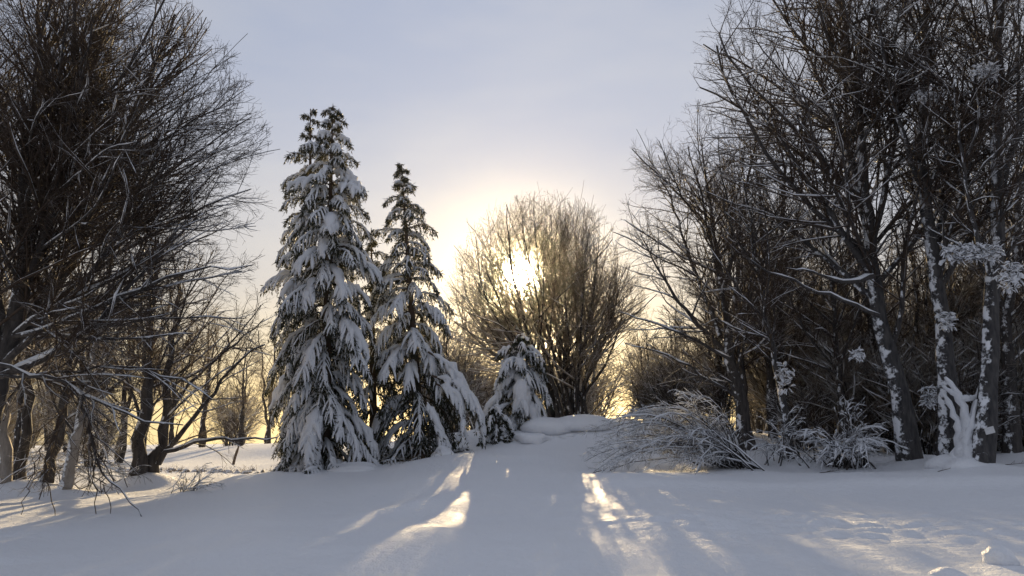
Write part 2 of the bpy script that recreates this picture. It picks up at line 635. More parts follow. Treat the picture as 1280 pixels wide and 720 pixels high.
# ------------------------------------------------------------------ bare deciduous trees
def bare_tree(name, label, cat, base, stems, env, seed, spec, bark=M_BARK, twig=M_TWIG, group=None, snow=1.0, extra_limbs=(), flare=1.35):
    """stems: list of (points, r0, r1); spec: growth levels"""
    rng = np.random.default_rng(seed)
    base = np.array(base, float)
    root = thing(name, label, cat, base, group)
    K = 16
    SP, SR = [], []
    for pts, r0, r1 in stems:
        q = resample(pts, K)
        q[1:] += rng.normal(size=(K - 1, 3)) * min(0.05, r0 * 0.25)
        r = np.linspace(r0, r1, K) * (1 + 0.05 * rng.normal(size=K))
        if flare > 1 and q[0, 2] < base[2] + 0.6:
            r[0] *= flare
            r[1] *= 1 + (flare - 1) * 0.25
            q[0, 2] -= 0.25
        SP.append(q)
        SR.append(r)
    SP, SR = np.array(SP), np.array(SR)
    g = Geo()
    g.add(*tube_geo(SP, SR, 10, jitter=0.07, rng=rng))
    g.build('trunk', [bark], root, base)
    EX, ER = [], []
    for pts, r0, r1 in extra_limbs:
        q = resample(pts, 12)
        q[1:] += rng.normal(size=(11, 3)) * 0.025
        EX.append(q)
        ER.append(np.linspace(r0, r1, 12))
    # limbs: one object each
    L1 = spec[0]
    LP, LR = grow(SP, SR, rng, env=env, **{**L1, "K": 12})
    crown = Geo()
    snowg = Geo()
    allp = [(LP, LR)]
    if EX:
        EX, ER = np.array(EX), np.array(ER)
        LPa, LRa = np.concatenate([LP, EX]), np.concatenate([LR, ER])
    else:
        LPa, LRa = LP, LR
    nl = min(len(LPa), 60)
    order = np.argsort(-LRa[:, 0])
    for i in order[:nl]:
        gg = Geo()
        gg.add(*tube_geo(LPa[i:i + 1], LRa[i:i + 1], 7, rng=rng, jitter=0.05))
        o = gg.build('limb', [M_BARK], root, base)
    for i in order[nl:]:
        crown.add(*tube_geo(LPa[i:i + 1], LRa[i:i + 1], 5, rng=rng))
    if snow > 0:
        snowg.add(*snow_strip(LPa, LRa, rng, snow))
    # the stem tops also carry branches
    cp = np.concatenate([LPa, SP[:, -12:]])
    cr = np.concatenate([LRa, SR[:, -12:]])
    sides = (4, 3, 3, 3)
    for li, s in enumerate(spec[1:]):
        s = dict(s)
        sn = s.pop('snow', 0)
        cp, cr = grow(cp, cr, rng, env=env, **s)
        crown.add(*tube_geo(cp, cr, sides[min(li, 3)], rng=rng))
        if sn and snow > 0:
            k = rng.random(len(cp)) < sn
            snowg.add(*snow_strip(cp[k], cr[k], rng, snow, S=4))
    crown.build('crown', [twig], root, base, kind='stuff')
    snowg.build('branch_snow', [M_SNOW], root, base, kind='stuff')
    log(name, 'twigs', len(cp), 'crown quads', sum(len(f) for f in crown.F), 'snow', sum(len(f) for f in snowg.F))
    return root


def lv(per_m, t0, ang, ratio, K=4, **kw):
    d = dict(per_m=per_m, t0=t0, ang=ang, ratio=ratio, K=K)
    d.update(kw)
    return d


def wpts(Y, *pts, dy=0.0):
    """pixel polyline at distance Y, leaning dy metres in depth over its length"""
    n = len(pts)
    return [P(x, y, Y + dy * i / max(1, n - 1)) for i, (x, y) in enumerate(pts)]


# --- the big beech on the left
D = 13.0
b0 = on_ground(-25, D)
cc = P(35, 232, D)
rad = 300 / F * D * 1.06
env = ellip(cc, (rad * 1.0, rad * 0.58, rad * 1.02))
stemsL = [
    ([b0, P(-5, 480, D), P(25, 380, D), P(38, 250, D), P(42, 120, D), P(50, -20, D)], 0.21, 0.012),
    ([P(15, 400, D), P(60, 280, D - .4), P(90, 150, D - .8), P(110, 20, D - 1.0)], 0.075, 0.007),
    ([P(10, 420, D), P(-40, 250, D + .5), P(-60, 100, D + .8), P(-70, 0, D + 1)], 0.09, 0.007),
    ([P(5, 450, D), P(80, 330, D + .6), P(130, 200, D + 1.0), P(160, 70, D + 1.3)], 0.075, 0.007),
    ([P(0, 460, D), P(90, 370, D - .5), P(170, 270, D - .9), P(230, 160, D - 1.1)], 0.07, 0.007),
]
limbsL = [
    (wpts(D - .6, (0, 470), (80, 440), (130, 395), (190, 330), (240, 270), dy=-0.5), 0.062, 0.012),
    (wpts(D - .8, (-5, 455), (40, 464), (95, 488), (130, 505), (175, 525), (228, 531), dy=-0.6), 0.036, 0.009),
    (wpts(D - .5, (20, 420), (90, 400), (150, 370), (215, 346), (275, 330), (315, 332), dy=-1.0), 0.042, 0.008),
    (wpts(D, (15, 410), (90, 360), (170, 300), (250, 260), (315, 235), dy=.8), 0.046, 0.008),
    (wpts(D + .6, (10, 430), (100, 410), (190, 400), (260, 395), (310, 400), dy=.6), 0.038, 0.007),
    (wpts(D, (30, 330), (100, 260), (180, 190), (260, 140), (300, 120), dy=-.3), 0.04, 0.007),
    (wpts(D - .7, (0, 470), (70, 470), (150, 455), (220, 470), (270, 500), dy=-.3), 0.03, 0.007),
    (wpts(D - 1.1, (92, 487), (72, 530), (55, 575), (50, 625), dy=-0.1), 0.018, 0.008),
    (wpts(D - 1.1, (104, 493), (112, 545), (128, 592), (150, 618), (183, 648), dy=-0.1), 0.024, 0.008),
    (wpts(D - 1.0, (112, 545), (118, 600), (122, 650), dy=-0.1), 0.012, 0.006),
    (wpts(D - 1.0, (84, 500), (62, 560), (60, 610), (68, 652), dy=-0.1), 0.014, 0.006),
    (wpts(D - 1.1, (60, 545), (40, 590), (25, 645), dy=-0.1), 0.010, 0.005),
    (wpts(D - 1.0, (128, 592), (135, 625), (143, 650), dy=-0.05), 0.010, 0.005),
]
specL = [lv(3.1, .15, (25, 62), .6, trop=.015, wig=.07, lmin=1.2, lmax=4.6, rfac=.5, rmin=.008, bias=(.8, -.1, -.1), reach=2.1),
         lv(5.8, .10, (20, 48), .38, K=5, trop=.0, wig=.10, lmin=.6, lmax=1.9, rmin=.0055, snow=.45, maxn=4300, reach=1.2),
         lv(7.5, .1, (22, 52), .42, K=3, trop=.01, wig=.14, lmin=.3, lmax=.8, rmin=.0034, maxn=15000),
         lv(9.0, .15, (25, 60), .6, K=2, trop=.03, wig=.12, lmin=.12, lmax=.36, rmin=.0028, maxn=36000)]
env_low = lambda p: env(p) | ((p[..., 2] > 0.35) & (p[..., 2] < 3.6) & (np.abs(p[..., 0] - P(100, 500, D)[0]) < 2.6) & (np.abs(p[..., 1] - D) < 2.5))
bare_tree('beech_tree', 'huge dense bare beech with snowy sweeping limbs filling the left edge', 'tree', b0, stemsL, env_low, 11, specL,
          extra_limbs=limbsL, snow=.75)


# --- smaller trees standing behind it
def px_tree(name, label, Y, pts, r0, r1, crown_c, crown_r, seed, spec, extra=(), more=(), **kw):
    base = on_ground(pts[0][0], Y)
    st = [([base] + wpts(Y, *pts[1:]), r0, r1)]
    for m in more:
        st.append(m)
    c = P(crown_c[0], crown_c[1], Y)
    s = Y / F
    env = ellip(c, (crown_r[0] * s, crown_r[0] * s * .9, crown_r[1] * s))
    return bare_tree(name, label, 'tree', base, st, env, seed, spec, extra_limbs=extra, **{'snow': .7, **kw})


spec_small = [lv(4.0, .22, (30, 65), .42, trop=.02, wig=.09, lmin=.9, lmax=3.0, rfac=.5, rmin=.008, reach=1.5),
              lv(5.0, .10, (25, 55), .45, K=5, trop=.0, wig=.13, lmin=.4, lmax=1.4, rmin=.0045, snow=.3, maxn=600),
              lv(6.0, .1, (25, 55), .5, K=3, trop=.0, wig=.16, lmin=.25, lmax=.7, rmin=.0032, maxn=2200),
              lv(6.0, .1, (25, 55), .5, K=2, trop=.0, wig=.12, lmin=.15, lmax=.4, rmin=.0028, maxn=4500)]
px_tree('slender_tree', 'pale thin trunk at the far left edge of the wood, bare', 15.5, [(8, 618), (4, 520), (-4, 420), (0, 300)], .14, .05,
        (0, 380), (90, 170), 21, spec_small, bark=M_BARK_PALE, twig=M_TWIG_BROWN, group='thin trees behind the left beech')
px_tree('slender_tree', 'dark narrow trunk just right of the pale trunk at the left edge', 16.2, [(30, 618), (33, 520), (40, 420), (50, 300)], .11, .04,
        (60, 370), (110, 150), 22, spec_small, twig=M_TWIG_BROWN, group='thin trees behind the left beech')
px_tree('slender_tree', 'leaning dark tree rising right, third trunk from the left edge', 15.8, [(60, 618), (72, 550), (88, 460), (110, 360)], .12, .04,
        (120, 380), (110, 130), 23, spec_small, twig=M_TWIG_BROWN, group='thin trees behind the left beech')
px_tree('slender_tree', 'tilted grey tree beside the hanging broken twigs on the left', 15.2, [(82, 618), (92, 570), (105, 500), (125, 400)], .12, .04,
        (150, 370), (120, 130), 24, spec_small, bark=M_BARK_PALE, twig=M_TWIG_BROWN, group='thin trees behind the left beech')
px_tree('slender_tree', 'upright grey trunk in front of the bright golden field on the left', 17.5, [(175, 600), (178, 540), (187, 430), (196, 300)], .16, .05,
        (200, 350), (130, 160), 25, spec_small, bark=M_BARK, twig=M_TWIG_BROWN, group='thin trees behind the left beech',
        extra=[(wpts(17.5, (178, 545), (165, 480), (130, 430), (100, 400)), .05, .012)])
px_tree('forked_tree', 'forked tree with a long low branch reaching right over the golden field', 17.8, [(194, 602), (204, 545), (212, 450), (225, 340)], .13, .04,
        (265, 400), (120, 190), 26, spec_small, bark=M_BARK, twig=M_TWIG_BROWN, group='thin trees behind the left beech',
        extra=[(wpts(17.6, (198, 580), (222, 545), (262, 500), (290, 455), (330, 430)), .07, .015),
               (wpts(17.4, (205, 565), (238, 555), (268, 544), (300, 552), (345, 548)), .05, .012),
               (wpts(17.9, (206, 520), (235, 480), (280, 440), (330, 400)), .05, .012)])

# --- round beech in the middle, the sun shining through it
Dm = 29.0
bm = on_ground(712, Dm)
cm = P(684, 395, Dm)
s = Dm / F
envm_ = ellip(P(682, 385, Dm), (130 * s, 110 * s, 152 * s))
stems = []
r_ = np.random.default_rng(5)
for q in range(21):
    f = (q + .5) / 21 * 2 - 1
    a_ = f * 1.5
    rr = r_.uniform(.7, .98)
    x1, y1 = 682 + 122 * rr * math.sin(a_), 382 - 140 * rr * math.cos(a_)
    dd = r_.uniform(-2.8, 2.8) * math.cos(a_)
    xm = 712 + (x1 - 712) * r_.uniform(.42, .6)
    ym = 425 + 35 * abs(f) + r_.normal() * 8
    b_ = bm + np.array([f * .7 + r_.normal() * .15, r_.normal() * .3, 0])
    st = [b_, P(712 + (x1 - 712) * .22, 482 + 8 * abs(f), Dm + dd * .15), P(xm, ym, Dm + dd * .5), P(x1 + 6 * (f < 0) - 6 * (f > 0), (y1 + ym) / 2 - 5, Dm + dd * .8), P(x1, y1, Dm + dd)]
    stems.append((st, r_.uniform(.05, .11), .010))
gap_c = P(650, 345, 29)
_gr = np.random.default_rng(4)
gap = lambda p: np.sqrt(((p - gap_c)[..., 0]) ** 2 + ((p - gap_c)[..., 2]) ** 2) < .75 * _gr.uniform(.2, 1.0, p.shape[:-1])  # made-up hole in the crown so the bright sun disc shows
gap2 = ellip(P(742, 482, 29), (1.2, 3.2, .25))  # opening shaped to let sunlight through onto a patch of snow
envm_full = envm_
envm_ = lambda p: envm_full(p) & ~gap(p) & ~gap2(p)
_cells = np.random.default_rng(8).random((64, 64))
envm_g = envm_
envm_ = lambda p: envm_g(p) & (_cells[(np.floor(p[..., 0] / .55).astype(int)) % 64, (np.floor(p[..., 2] / .5).astype(int)) % 64] > .10)
specM = [lv(3.0, .15, (22, 62), .5, trop=.035, wig=.08, lmin=.9, lmax=3.0, rfac=.55, rmin=.008, reach=1.6),
         lv(4.2, .12, (18, 50), .45, K=4, trop=.035, wig=.10, lmin=.5, lmax=1.5, rmin=.0055, maxn=2900, reach=1.3, snow=.25),
         lv(6.5, .1, (20, 52), .5, K=3, trop=.035, wig=.12, lmin=.25, lmax=.8, rmin=.0040, maxn=9000),
         lv(7.0, .1, (20, 52), .5, K=2, trop=.035, wig=.08, lmin=.18, lmax=.42, rmin=.0034, maxn=21000)]
bare_tree('beech_tree', 'round bare beech fanning from one base, the sun shining through its crown', 'tree', bm, stems, envm_, 31, specM,
          twig=M_TWIG_RIME, snow=.5)

# --- right-hand group
specR = [lv(2.6, .18, (30, 65), .5, trop=.03, wig=.10, lmin=1.2, lmax=4.5, rfac=.5, rmin=.009, reach=1.7),
         lv(4.4, .10, (25, 58), .42, K=5, trop=.02, wig=.16, lmin=.5, lmax=1.8, rmin=.0052, snow=.5, maxn=1700, reach=1.2),
         lv(6.0, .1, (25, 60), .48, K=3, trop=.02, wig=.2, lmin=.3, lmax=.8, rmin=.0034, maxn=5600),
         lv(7.0, .15, (28, 60), .6, K=2, trop=.03, wig=.12, lmin=.15, lmax=.40, rmin=.003, maxn=13000)]
D = 21.0
px_tree('beech_tree', 'bare beech at the left end of the right-hand wood, crown leaning left', D, [(938, 568), (925, 500), (908, 430), (897, 330), (882, 200), (878, 165)], .20, .006,
        (875, 315), (116, 208), 41, specR, twig=M_TWIG,
        more=[(wpts(D, (900, 420), (865, 330), (838, 245), (825, 212), dy=1), .08, .009), (wpts(D, (905, 440), (850, 380), (812, 318), (800, 292), dy=-1), .08, .009),
              (wpts(D, (900, 380), (920, 300), (940, 200), (950, 120), dy=-1), .08, .009)],
        extra=[(wpts(D - 1, (925, 500), (880, 470), (830, 440), (780, 430)), .05, .01), (wpts(D - 1, (915, 450), (860, 420), (810, 400), (770, 390)), .05, .01)],
        group='large beeches of the right-hand wood')
D = 18.5
px_tree('beech_tree', 'tallest beech, thick snow-spotted trunk leaning left with wide limbs', D, [(1136, 575), (1122, 500), (1102, 400), (1088, 320), (1080, 200), (1062, 90), (1050, -20)], .24, .06,
        (1048, 125), (198, 255), 42, specR, bark=M_BARK_PLAST, group='large beeches of the right-hand wood',
        more=[(wpts(D, (1093, 350), (1040, 270), (985, 190), (945, 125), (932, 95), dy=-1), .11, .009),
              (wpts(D, (1085, 290), (1060, 180), (1010, 70), (985, -20), dy=1), .10, .009),
              (wpts(D, (1088, 310), (1115, 200), (1130, 90), (1135, -20), dy=-1.2), .10, .009),
              (wpts(D, (1098, 380), (1030, 320), (965, 272), (915, 218), dy=1.2), .09, .009)],
        extra=[(wpts(D - 1, (1092, 345), (1050, 355), (1015, 340), (985, 335), dy=-.5), .07, .009),
               (wpts(D - 1, (1100, 395), (1040, 370), (985, 350), (930, 320), dy=-.5), .05, .015)])
D = 17.5
px_tree('beech_tree', 'dark beech with thick snow plates on its trunk, left of the snow-webbed fork', D, [(1186, 560), (1184, 480), (1178, 390), (1158, 280), (1150, 180), (1156, 60), (1165, -40)], .22, .06,
        (1165, 80), (150, 260), 43, specR, bark=M_BARK_PLAST, group='large beeches of the right-hand wood',
        more=[(wpts(D, (1165, 310), (1195, 230), (1215, 150), (1225, 40), dy=1), .09, .009), (wpts(D, (1155, 240), (1120, 150), (1100, 50), (1090, -30), dy=-1), .08, .009)])
D = 16.5
px_tree('beech_tree', 'upright beech near the right edge, its foot clear of the snow', D, [(1222, 578), (1232, 500), (1242, 400), (1246, 280), (1252, 140), (1248, 20), (1250, -60)], .21, .07,
        (1245, 100), (140, 280), 44, specR, bark=M_BARK_PLAST, group='large beeches of the right-hand wood',
        more=[(wpts(D, (1243, 360), (1215, 280), (1200, 180), (1190, 80), dy=-.6), .07, .009), (wpts(D, (1246, 250), (1275, 160), (1290, 60), (1300, -20), dy=.6), .09, .009)])
px_tree('slender_tree', 'brown-barked trunk behind and right of the upright beech', 20.0, [(1265, 556), (1262, 500), (1258, 420), (1270, 300), (1280, 180)], .20, .06,
        (1275, 250), (110, 200), 45, spec_small, bark=M_BARK, group='thin trees inside the right-hand wood')
px_tree('slender_tree', 'thin snow-dabbed tree leaning left between the two big beeches', 19.0, [(990, 572), (978, 500), (962, 420), (945, 330), (930, 230)], .10, .03,
        (950, 330), (90, 160), 46, spec_small, bark=M_BARK_PLAST, group='thin trees inside the right-hand wood')
px_tree('slender_tree', 'thin dark upright tree behind the arching snowy shrub', 22.0, [(1060, 560), (1050, 480), (1042, 380), (1035, 260)], .11, .03,
        (1040, 330), (110, 170), 47, spec_small, bark=M_BARK, group='thin trees inside the right-hand wood')


# ------------------------------------------------------------------ bent snowy shrubs
def shrub(name, label, base, tips, seed, r0=.02, snow=1.3, per=7, group=None, lift=0.5, twig=M_TWIG_FROST, spread=.35, sub=8, lsub=.45):
    rng = np.random.default_rng(seed)
    base = np.array(base)
    root = thing(name, label, 'shrub', base, group)
    PL, RL = [], []
    for tip in tips:
        for _ in range(per):
            b = base + rng.normal(size=3) * np.array([spread, spread, 0.02])
            b[2] = gz(b[0], b[1]) - .05
            e = np.array(tip) + rng.normal(size=3) * np.array([.18, .4, .10])
            mid = (b + e) / 2 + np.array([0, 0, lift * rng.uniform(.4, 1.2)])
            q1 = b * .7 + e * .3 + np.array([0, 0, lift * .8 * rng.uniform(.5, 1.1)])
            q = resample([b, q1, mid, mid * .4 + e * .6 + np.array([0, 0, lift * .3]), e], 10)
            q += np.cumsum(rng.normal(size=q.shape) * .015, axis=0)
            PL.append(q)
            RL.append(np.linspace(r0, r0 * .25, 10) * rng.uniform(.6, 1.1))
    PL, RL = np.array(PL), np.array(RL)
    g = Geo()
    g.add(*tube_geo(PL, RL, 5, rng=rng))
    g.build('stem', [M_BARK], root, base, kind='stuff')
    up = lambda p: p[..., 2] > ground_z(p[..., 0], p[..., 1], False) + .02
    c1, cr1 = grow(PL, RL, rng, sub, .25, (25, 60), .5, 5, trop=-.06, wig=.12, env=up, lmin=.15, lmax=lsub * 2, absl=lsub * 2, rmin=.004)
    c2, cr2 = grow(c1, cr1, rng, 7, .1, (25, 60), .5, 3, trop=-.04, wig=.15, env=up, lmin=.08, lmax=.35, rmin=.003, maxn=7000)
    g = Geo()
    g.add(*tube_geo(c1, cr1, 3, rng=rng))
    g.add(*tube_geo(c2, cr2, 3, rng=rng))
    g.build('twigs', [twig], root, base, kind='stuff')
    g = Geo()
    g.add(*snow_strip(PL, RL, rng, snow))
    g.add(*snow_strip(c1, cr1, rng, snow * .8, S=4))
    g.build('branch_snow', [M_SNOW], root, base, kind='stuff')
    return root


shrub('bent_shrub', 'bare bush pressed down to the left by snow, at the edge of the right-hand wood', on_ground(925, 18.5),
      [P(748, 565, 17), P(760, 545, 17.5), P(750, 585, 16.6), P(800, 520, 18), P(790, 575, 16.8), P(840, 560, 17), P(850, 585, 16.8), P(880, 530, 18.2), P(790, 515, 18), P(850, 500, 18.5)], 61, r0=.022, per=7, lift=.7, lsub=.5, sub=11)
shrub('bent_shrub', 'rounded snow-capped bush arching over beneath the leaning big beech', on_ground(1055, 18.6),
      [P(1005, 545, 18), P(1100, 540, 18.5), P(1110, 565, 18), P(1020, 575, 17.8), P(1060, 505, 19), P(1080, 560, 17.6), P(1040, 575, 17.6)], 62, r0=.024, per=7, lift=.55, snow=1.9, lsub=.4)
shrub('bent_shrub', 'low snowy brush between the thin leaning tree and its neighbour', on_ground(985, 18.8),
      [P(940, 560, 18), P(1000, 520, 19), P(960, 530, 19)], 63, per=6, lift=.3, snow=1.5)
shrub('bent_shrub', 'small snow-dusted bush on the sunlit edge right of the forked tree', on_ground(235, 15.6),
      [P(215, 612, 15.4), P(250, 590, 15.6), P(262, 610, 15.5), P(232, 590, 15.8)], 64, r0=.010, per=5, lift=.12, spread=.12, snow=.9, lsub=.18, sub=10)
shrub('bent_shrub', 'scrub tangle at the feet of the thin left-hand trees', on_ground(95, 16.5),
      [P(60, 560, 16.5), P(120, 550, 16.8), P(150, 590, 16), P(30, 580, 16), P(130, 520, 17)], 65, r0=.014, per=5, lift=.25, spread=.7, snow=.7, twig=M_TWIG_BROWN)
shrub('bent_shrub', 'brown brush behind the centre beech, right of its foot', on_ground(800, 30),
      [P(790, 480, 30), P(815, 460, 30), P(840, 480, 30), P(800, 500, 31)], 66, r0=.025, per=5, lift=.3, spread=1.0, snow=.6, twig=M_TWIG_BROWN, lsub=.9, sub=7)
shrub('bent_shrub', 'low scrub glowing gold between the spruces and the centre beech', on_ground(590, 29),
      [P(570, 480, 29), P(600, 470, 29), P(625, 480, 30), P(560, 500, 29)], 67, r0=.03, per=7, lift=.3, spread=.8, snow=.6, twig=M_TWIG_BROWN, lsub=.9, sub=7)


# ------------------------------------------------------------------ spruces
def spruce(name, label, base, top, rmax, nb, seed, power=.55, droop=.28, snow=1.0, zmin=.02, extra=(), group=None, width_tip=.12, bare=0.0, side=None):
    rng = np.random.default_rng(seed)
    base = np.array(base)
    top = np.array(top)
    H = np.linalg.norm(top - base)
    root = thing(name, label, 'spruce', base, group)
    tr = resample([base - np.array([0, 0, .2]), base * .6 + top * .4, top], 14) + 0
    g = Geo()
    g.add(*tube_geo(tr[None], np.linspace(.02 * H * .85 + .03, .012, 14)[None], 8, rng=rng, jitter=.05))
    g.build('trunk', [M_SPRUCE_BARK], root, base)
    jobs = []
    hs = zmin + (1 - zmin) * (np.arange(nb) + rng.random(nb) * .8) / nb
    hs = hs ** 1.05
    for i, h in enumerate(hs):
        az = i * 2.399963 + rng.normal() * .35
        L = rmax * max(0, 1 - h) ** power * rng.uniform(.72, 1.12) + width_tip
        if h > .9:
            L *= .7
        if side is not None:
            L *= 1 + side[1] * max(0, math.cos(az - side[0]))
        p = base + (top - base) * h
        e0 = math.radians(-12 + 45 * h + rng.normal() * 8)
        d = np.array([math.cos(az) * math.cos(e0), math.sin(az) * math.cos(e0), math.sin(e0)])
        K = 9
        # arc length so that the horizontal reach is L
        pts = [p]
        st = L * 1.35 / (K - 1)
        dr = droop * rng.uniform(.7, 1.3) * (1.15 - .55 * h)
        for k in range(1, K):
            d = unit(d + np.array([0, 0, -dr * (0.5 + k / K)]) + rng.normal(size=3) * .04)
            pts.append(pts[-1] + d * st)
        jobs.append(np.array(pts))
    nj = len(jobs)
    for e in extra:
        jobs.append(resample(e, 9))
    for qi, q in enumerate(jobs):
        K = 9
        gnd = ground_z(q[:, 0], q[:, 1]) + .05
        q[:, 2] = np.maximum(q[:, 2], gnd + np.linspace(0, .02, K))
        L = np.linalg.norm(np.diff(q, axis=0), axis=1).sum()
        R = np.linspace(.012 + L * .010, .004, K)
        # side sprays
        ns = max(4, int(L / .085))
        t = np.linspace(.12, .98, ns) + rng.normal(size=ns) * .01
        t = np.clip(t, .05, .99)
        ft = t * (K - 1)
        i0 = np.minimum(ft.astype(int), K - 2)
        fr = (ft - i0)[:, None]
        p = q[i0] * (1 - fr) + q[i0 + 1] * fr
        tan = unit(q[i0 + 1] - q[i0])
        sd = unit(np.cross(tan, np.array([0, 0, 1.0])) + rng.normal(size=(ns, 3)) * .12)
        sgn = np.where(np.arange(ns) % 2 == 0, 1.0, -1.0)[:, None]
        d = unit(tan * .75 + sd * sgn * .8 + np.array([0, 0, -.15]))
        sl = np.clip(L * .42, .12, .62) * np.sin(np.clip(t, .12, .95) * math.pi) ** .55 * rng.uniform(.6, 1.2, ns)
        KS = 5
        S_ = np.empty((ns, KS, 3))
        S_[:, 0] = p
        for k in range(1, KS):
            d = unit(d + np.array([0, 0, -.34]) + rng.normal(size=(ns, 3)) * .06)
            S_[:, k] = S_[:, k - 1] + d * (sl / (KS - 1))[:, None]
        RS = np.tile(np.linspace(.006, .003, KS), (ns, 1))
        g = Geo()
        g.add(*tube_geo(q[None], R[None], 5, rng=rng), mat=1)
        # needle-clad shoots: slim four-sided blades in all directions round sprays and bough
        pts = np.concatenate([S_.reshape(-1, 3), (S_[:, :-1] * .5 + S_[:, 1:] * .5).reshape(-1, 3), np.repeat(q[1:], 3, 0)])
        tn = np.concatenate([unit(np.gradient(S_, axis=1)).reshape(-1, 3), unit(np.diff(S_, axis=1)).reshape(-1, 3), np.repeat(unit(np.diff(q, axis=0)), 3, 0)])
        rep = 2
        pts = np.repeat(pts, rep, 0)
        tn = np.repeat(tn, rep, 0)
        m = len(pts)
        pts = pts + rng.normal(size=(m, 3)) * .018
        dd = unit(tn * .7 + rng.normal(size=(m, 3)) * .55 + np.array([0, 0, -.45]))
        ln = rng.uniform(.07, .17, m)[:, None]
        wd = unit(np.cross(dd, rng.normal(size=(m, 3)))) * rng.uniform(.010, .018, m)[:, None]
        a = pts
        b = pts + dd * ln * .45 + wd
        c = pts + dd * ln
        e = pts + dd * ln * .45 - wd
        VV = np.stack([a, b, c, e], 1).reshape(-1, 3)
        FF = np.arange(m * 4).reshape(-1, 4)
        g.add(VV, FF, 0)
        bo = g.build('bough', [M_NEEDLE, M_SPRUCE_BARK], root, base)
        # snow load: a lumpy ridge on the bough and fingers on the sprays
        sg = Geo()
        if rng.random() > bare or qi >= nj:
            am = snow * .76 * min(2.0, rng.lognormal(-.1, .42))
            if qi >= nj:
                am = 1.35
            w = (.042 + .040 * min(L, 1.6)) * am
            K2 = 12
            tt = np.linspace(.06, 1.0, K2) * (K - 1)
            j0 = np.minimum(tt.astype(int), K - 2)
            f2 = (tt - j0)[:, None]
            Q = q[j0] * (1 - f2) + q[j0 + 1] * f2
            prof = np.sin(np.linspace(.12, 1, K2) ** .8 * math.pi * .93) ** .5
            prof = prof * (1 + .30 * rng.normal(size=K2)).clip(.35, 1.5)
            prof[-1] = .12
            prof[0] = .2
            Q = Q + np.array([0, 0, 1.0]) * (w * prof * .45)[:, None] + (rng.normal(size=Q.shape) * .012)
            # push along the outward side so the load sits on top of steep boughs
            hz_ = unit(np.array([q[-1, 0] - q[0, 0], q[-1, 1] - q[0, 1], 0]))
            Q += hz_ * .02
            sg.add(*tube_geo(Q[None], (w * prof)[None], 8, flat=.7, jitter=.16, rng=rng))
            kk = rng.random(ns) < .85
            Sx = S_[kk].copy()
            if len(Sx):
                wS = (.016 + .03 * np.clip(sl[kk], 0, .6) / .4)[:, None] * am
                pr = np.array([.7, 1.1, 1.0, .8, .2])[None, :] * rng.uniform(.6, 1.35, (len(Sx), KS))
                RW = wS * pr
                Sx[..., 2] += RW * .55 + .008
                Sx += hz_ * .012
                sg.add(*tube_geo(Sx, RW, 6, flat=.75, jitter=.18, rng=rng))
            sg.build('snow_load', [M_SNOW], bo, (0, 0, 0))
            so = bo.children[0]
            so.data.transform(__import__('mathutils').Matrix.Translation(-base.astype(float)))
    return root


bA = on_ground(405, 20.6)
spruce('spruce_tree', 'tallest spruce, front one of the twin-topped pair, thickly loaded with snow', bA, P(416, 133, 20.8), 1.62, 138, 101, power=.50, snow=1.15, group='snow-laden spruces')
bA2 = on_ground(388, 21.9)
spruce('spruce_tree', 'spruce right behind the tallest one, its top showing just to the left', bA2, P(388, 136, 22.0), 1.5, 74, 102, power=.62, snow=1.0, group='snow-laden spruces')
spruce('spruce_tree', 'short shaded spruce squeezed between the twin-topped pair and the single one', on_ground(468, 22.8), P(464, 285, 22.8), 1.25, 48, 103, power=.55, snow=.7, bare=.25, group='snow-laden spruces')
bB = on_ground(527, 22.0)
spruce('spruce_tree', 'single spruce with thin pointed top and open drooping boughs', bB, P(502, 206, 22.2), 1.6, 105, 104, power=.66, snow=.75, bare=.15, group='snow-laden spruces',
       extra=[wpts(21.3, (540, 470), (570, 478), (592, 498), (603, 525), (604, 552)), wpts(21.4, (535, 440), (560, 455), (580, 480), (588, 510)),
              wpts(21.2, (545, 480), (572, 492), (580, 520), (575, 548)), wpts(20.9, (532, 500), (540, 520), (552, 545), (562, 560))])
bC = on_ground(655, 24.0)
spruce('spruce_tree', 'small cone-shaped spruce wrapped in snow directly below the sun', bC, P(650, 418, 24.0), 1.6, 64, 105, power=.62, droop=.42, snow=1.25, group='snow-laden spruces')
spruce('spruce_tree', 'knee-high young spruce half buried in front of the cone-shaped one', on_ground(622, 22.5), P(618, 508, 22.5), .7, 22, 106, power=.5, droop=.4, snow=1.0, group='snow-laden spruces')


# ------------------------------------------------------------------ background wood: two bare trees copied
def proto(seed, h, spread, dark):
    rng = np.random.default_rng(seed)
    stems = []
    n = rng.integers(2, 4)
    for i in range(n):
        a = rng.random() * 6.28
        o = np.array([math.cos(a), math.sin(a), 0]) * spread * .35 * (i > 0)
        stems.append(([(0, 0, 0), tuple(o * .3 + [0, 0, h * .35]), tuple(o * .8 + [0, 0, h * .84])], .13 if i == 0 else .09, .02))
    env = ellip((0, 0, h * .56), (spread, spread, h * .46))
    spec = [lv(3.4, .18, (25, 55), .38, trop=.06, wig=.08, lmin=.8, lmax=3.2, rfac=.5, rmin=.010),
            lv(5.0, .15, (25, 50), .42, K=4, trop=.04, wig=.10, lmin=.4, lmax=1.4, rmin=.007),
            lv(7, .1, (25, 50), .5, K=2, trop=.03, wig=.12, lmin=.2, lmax=.7, rmin=.005, maxn=5000),
            lv(7, .1, (25, 50), .5, K=2, trop=.03, wig=.12, lmin=.15, lmax=.4, rmin=.004, maxn=6500)]
    return stems, env, spec


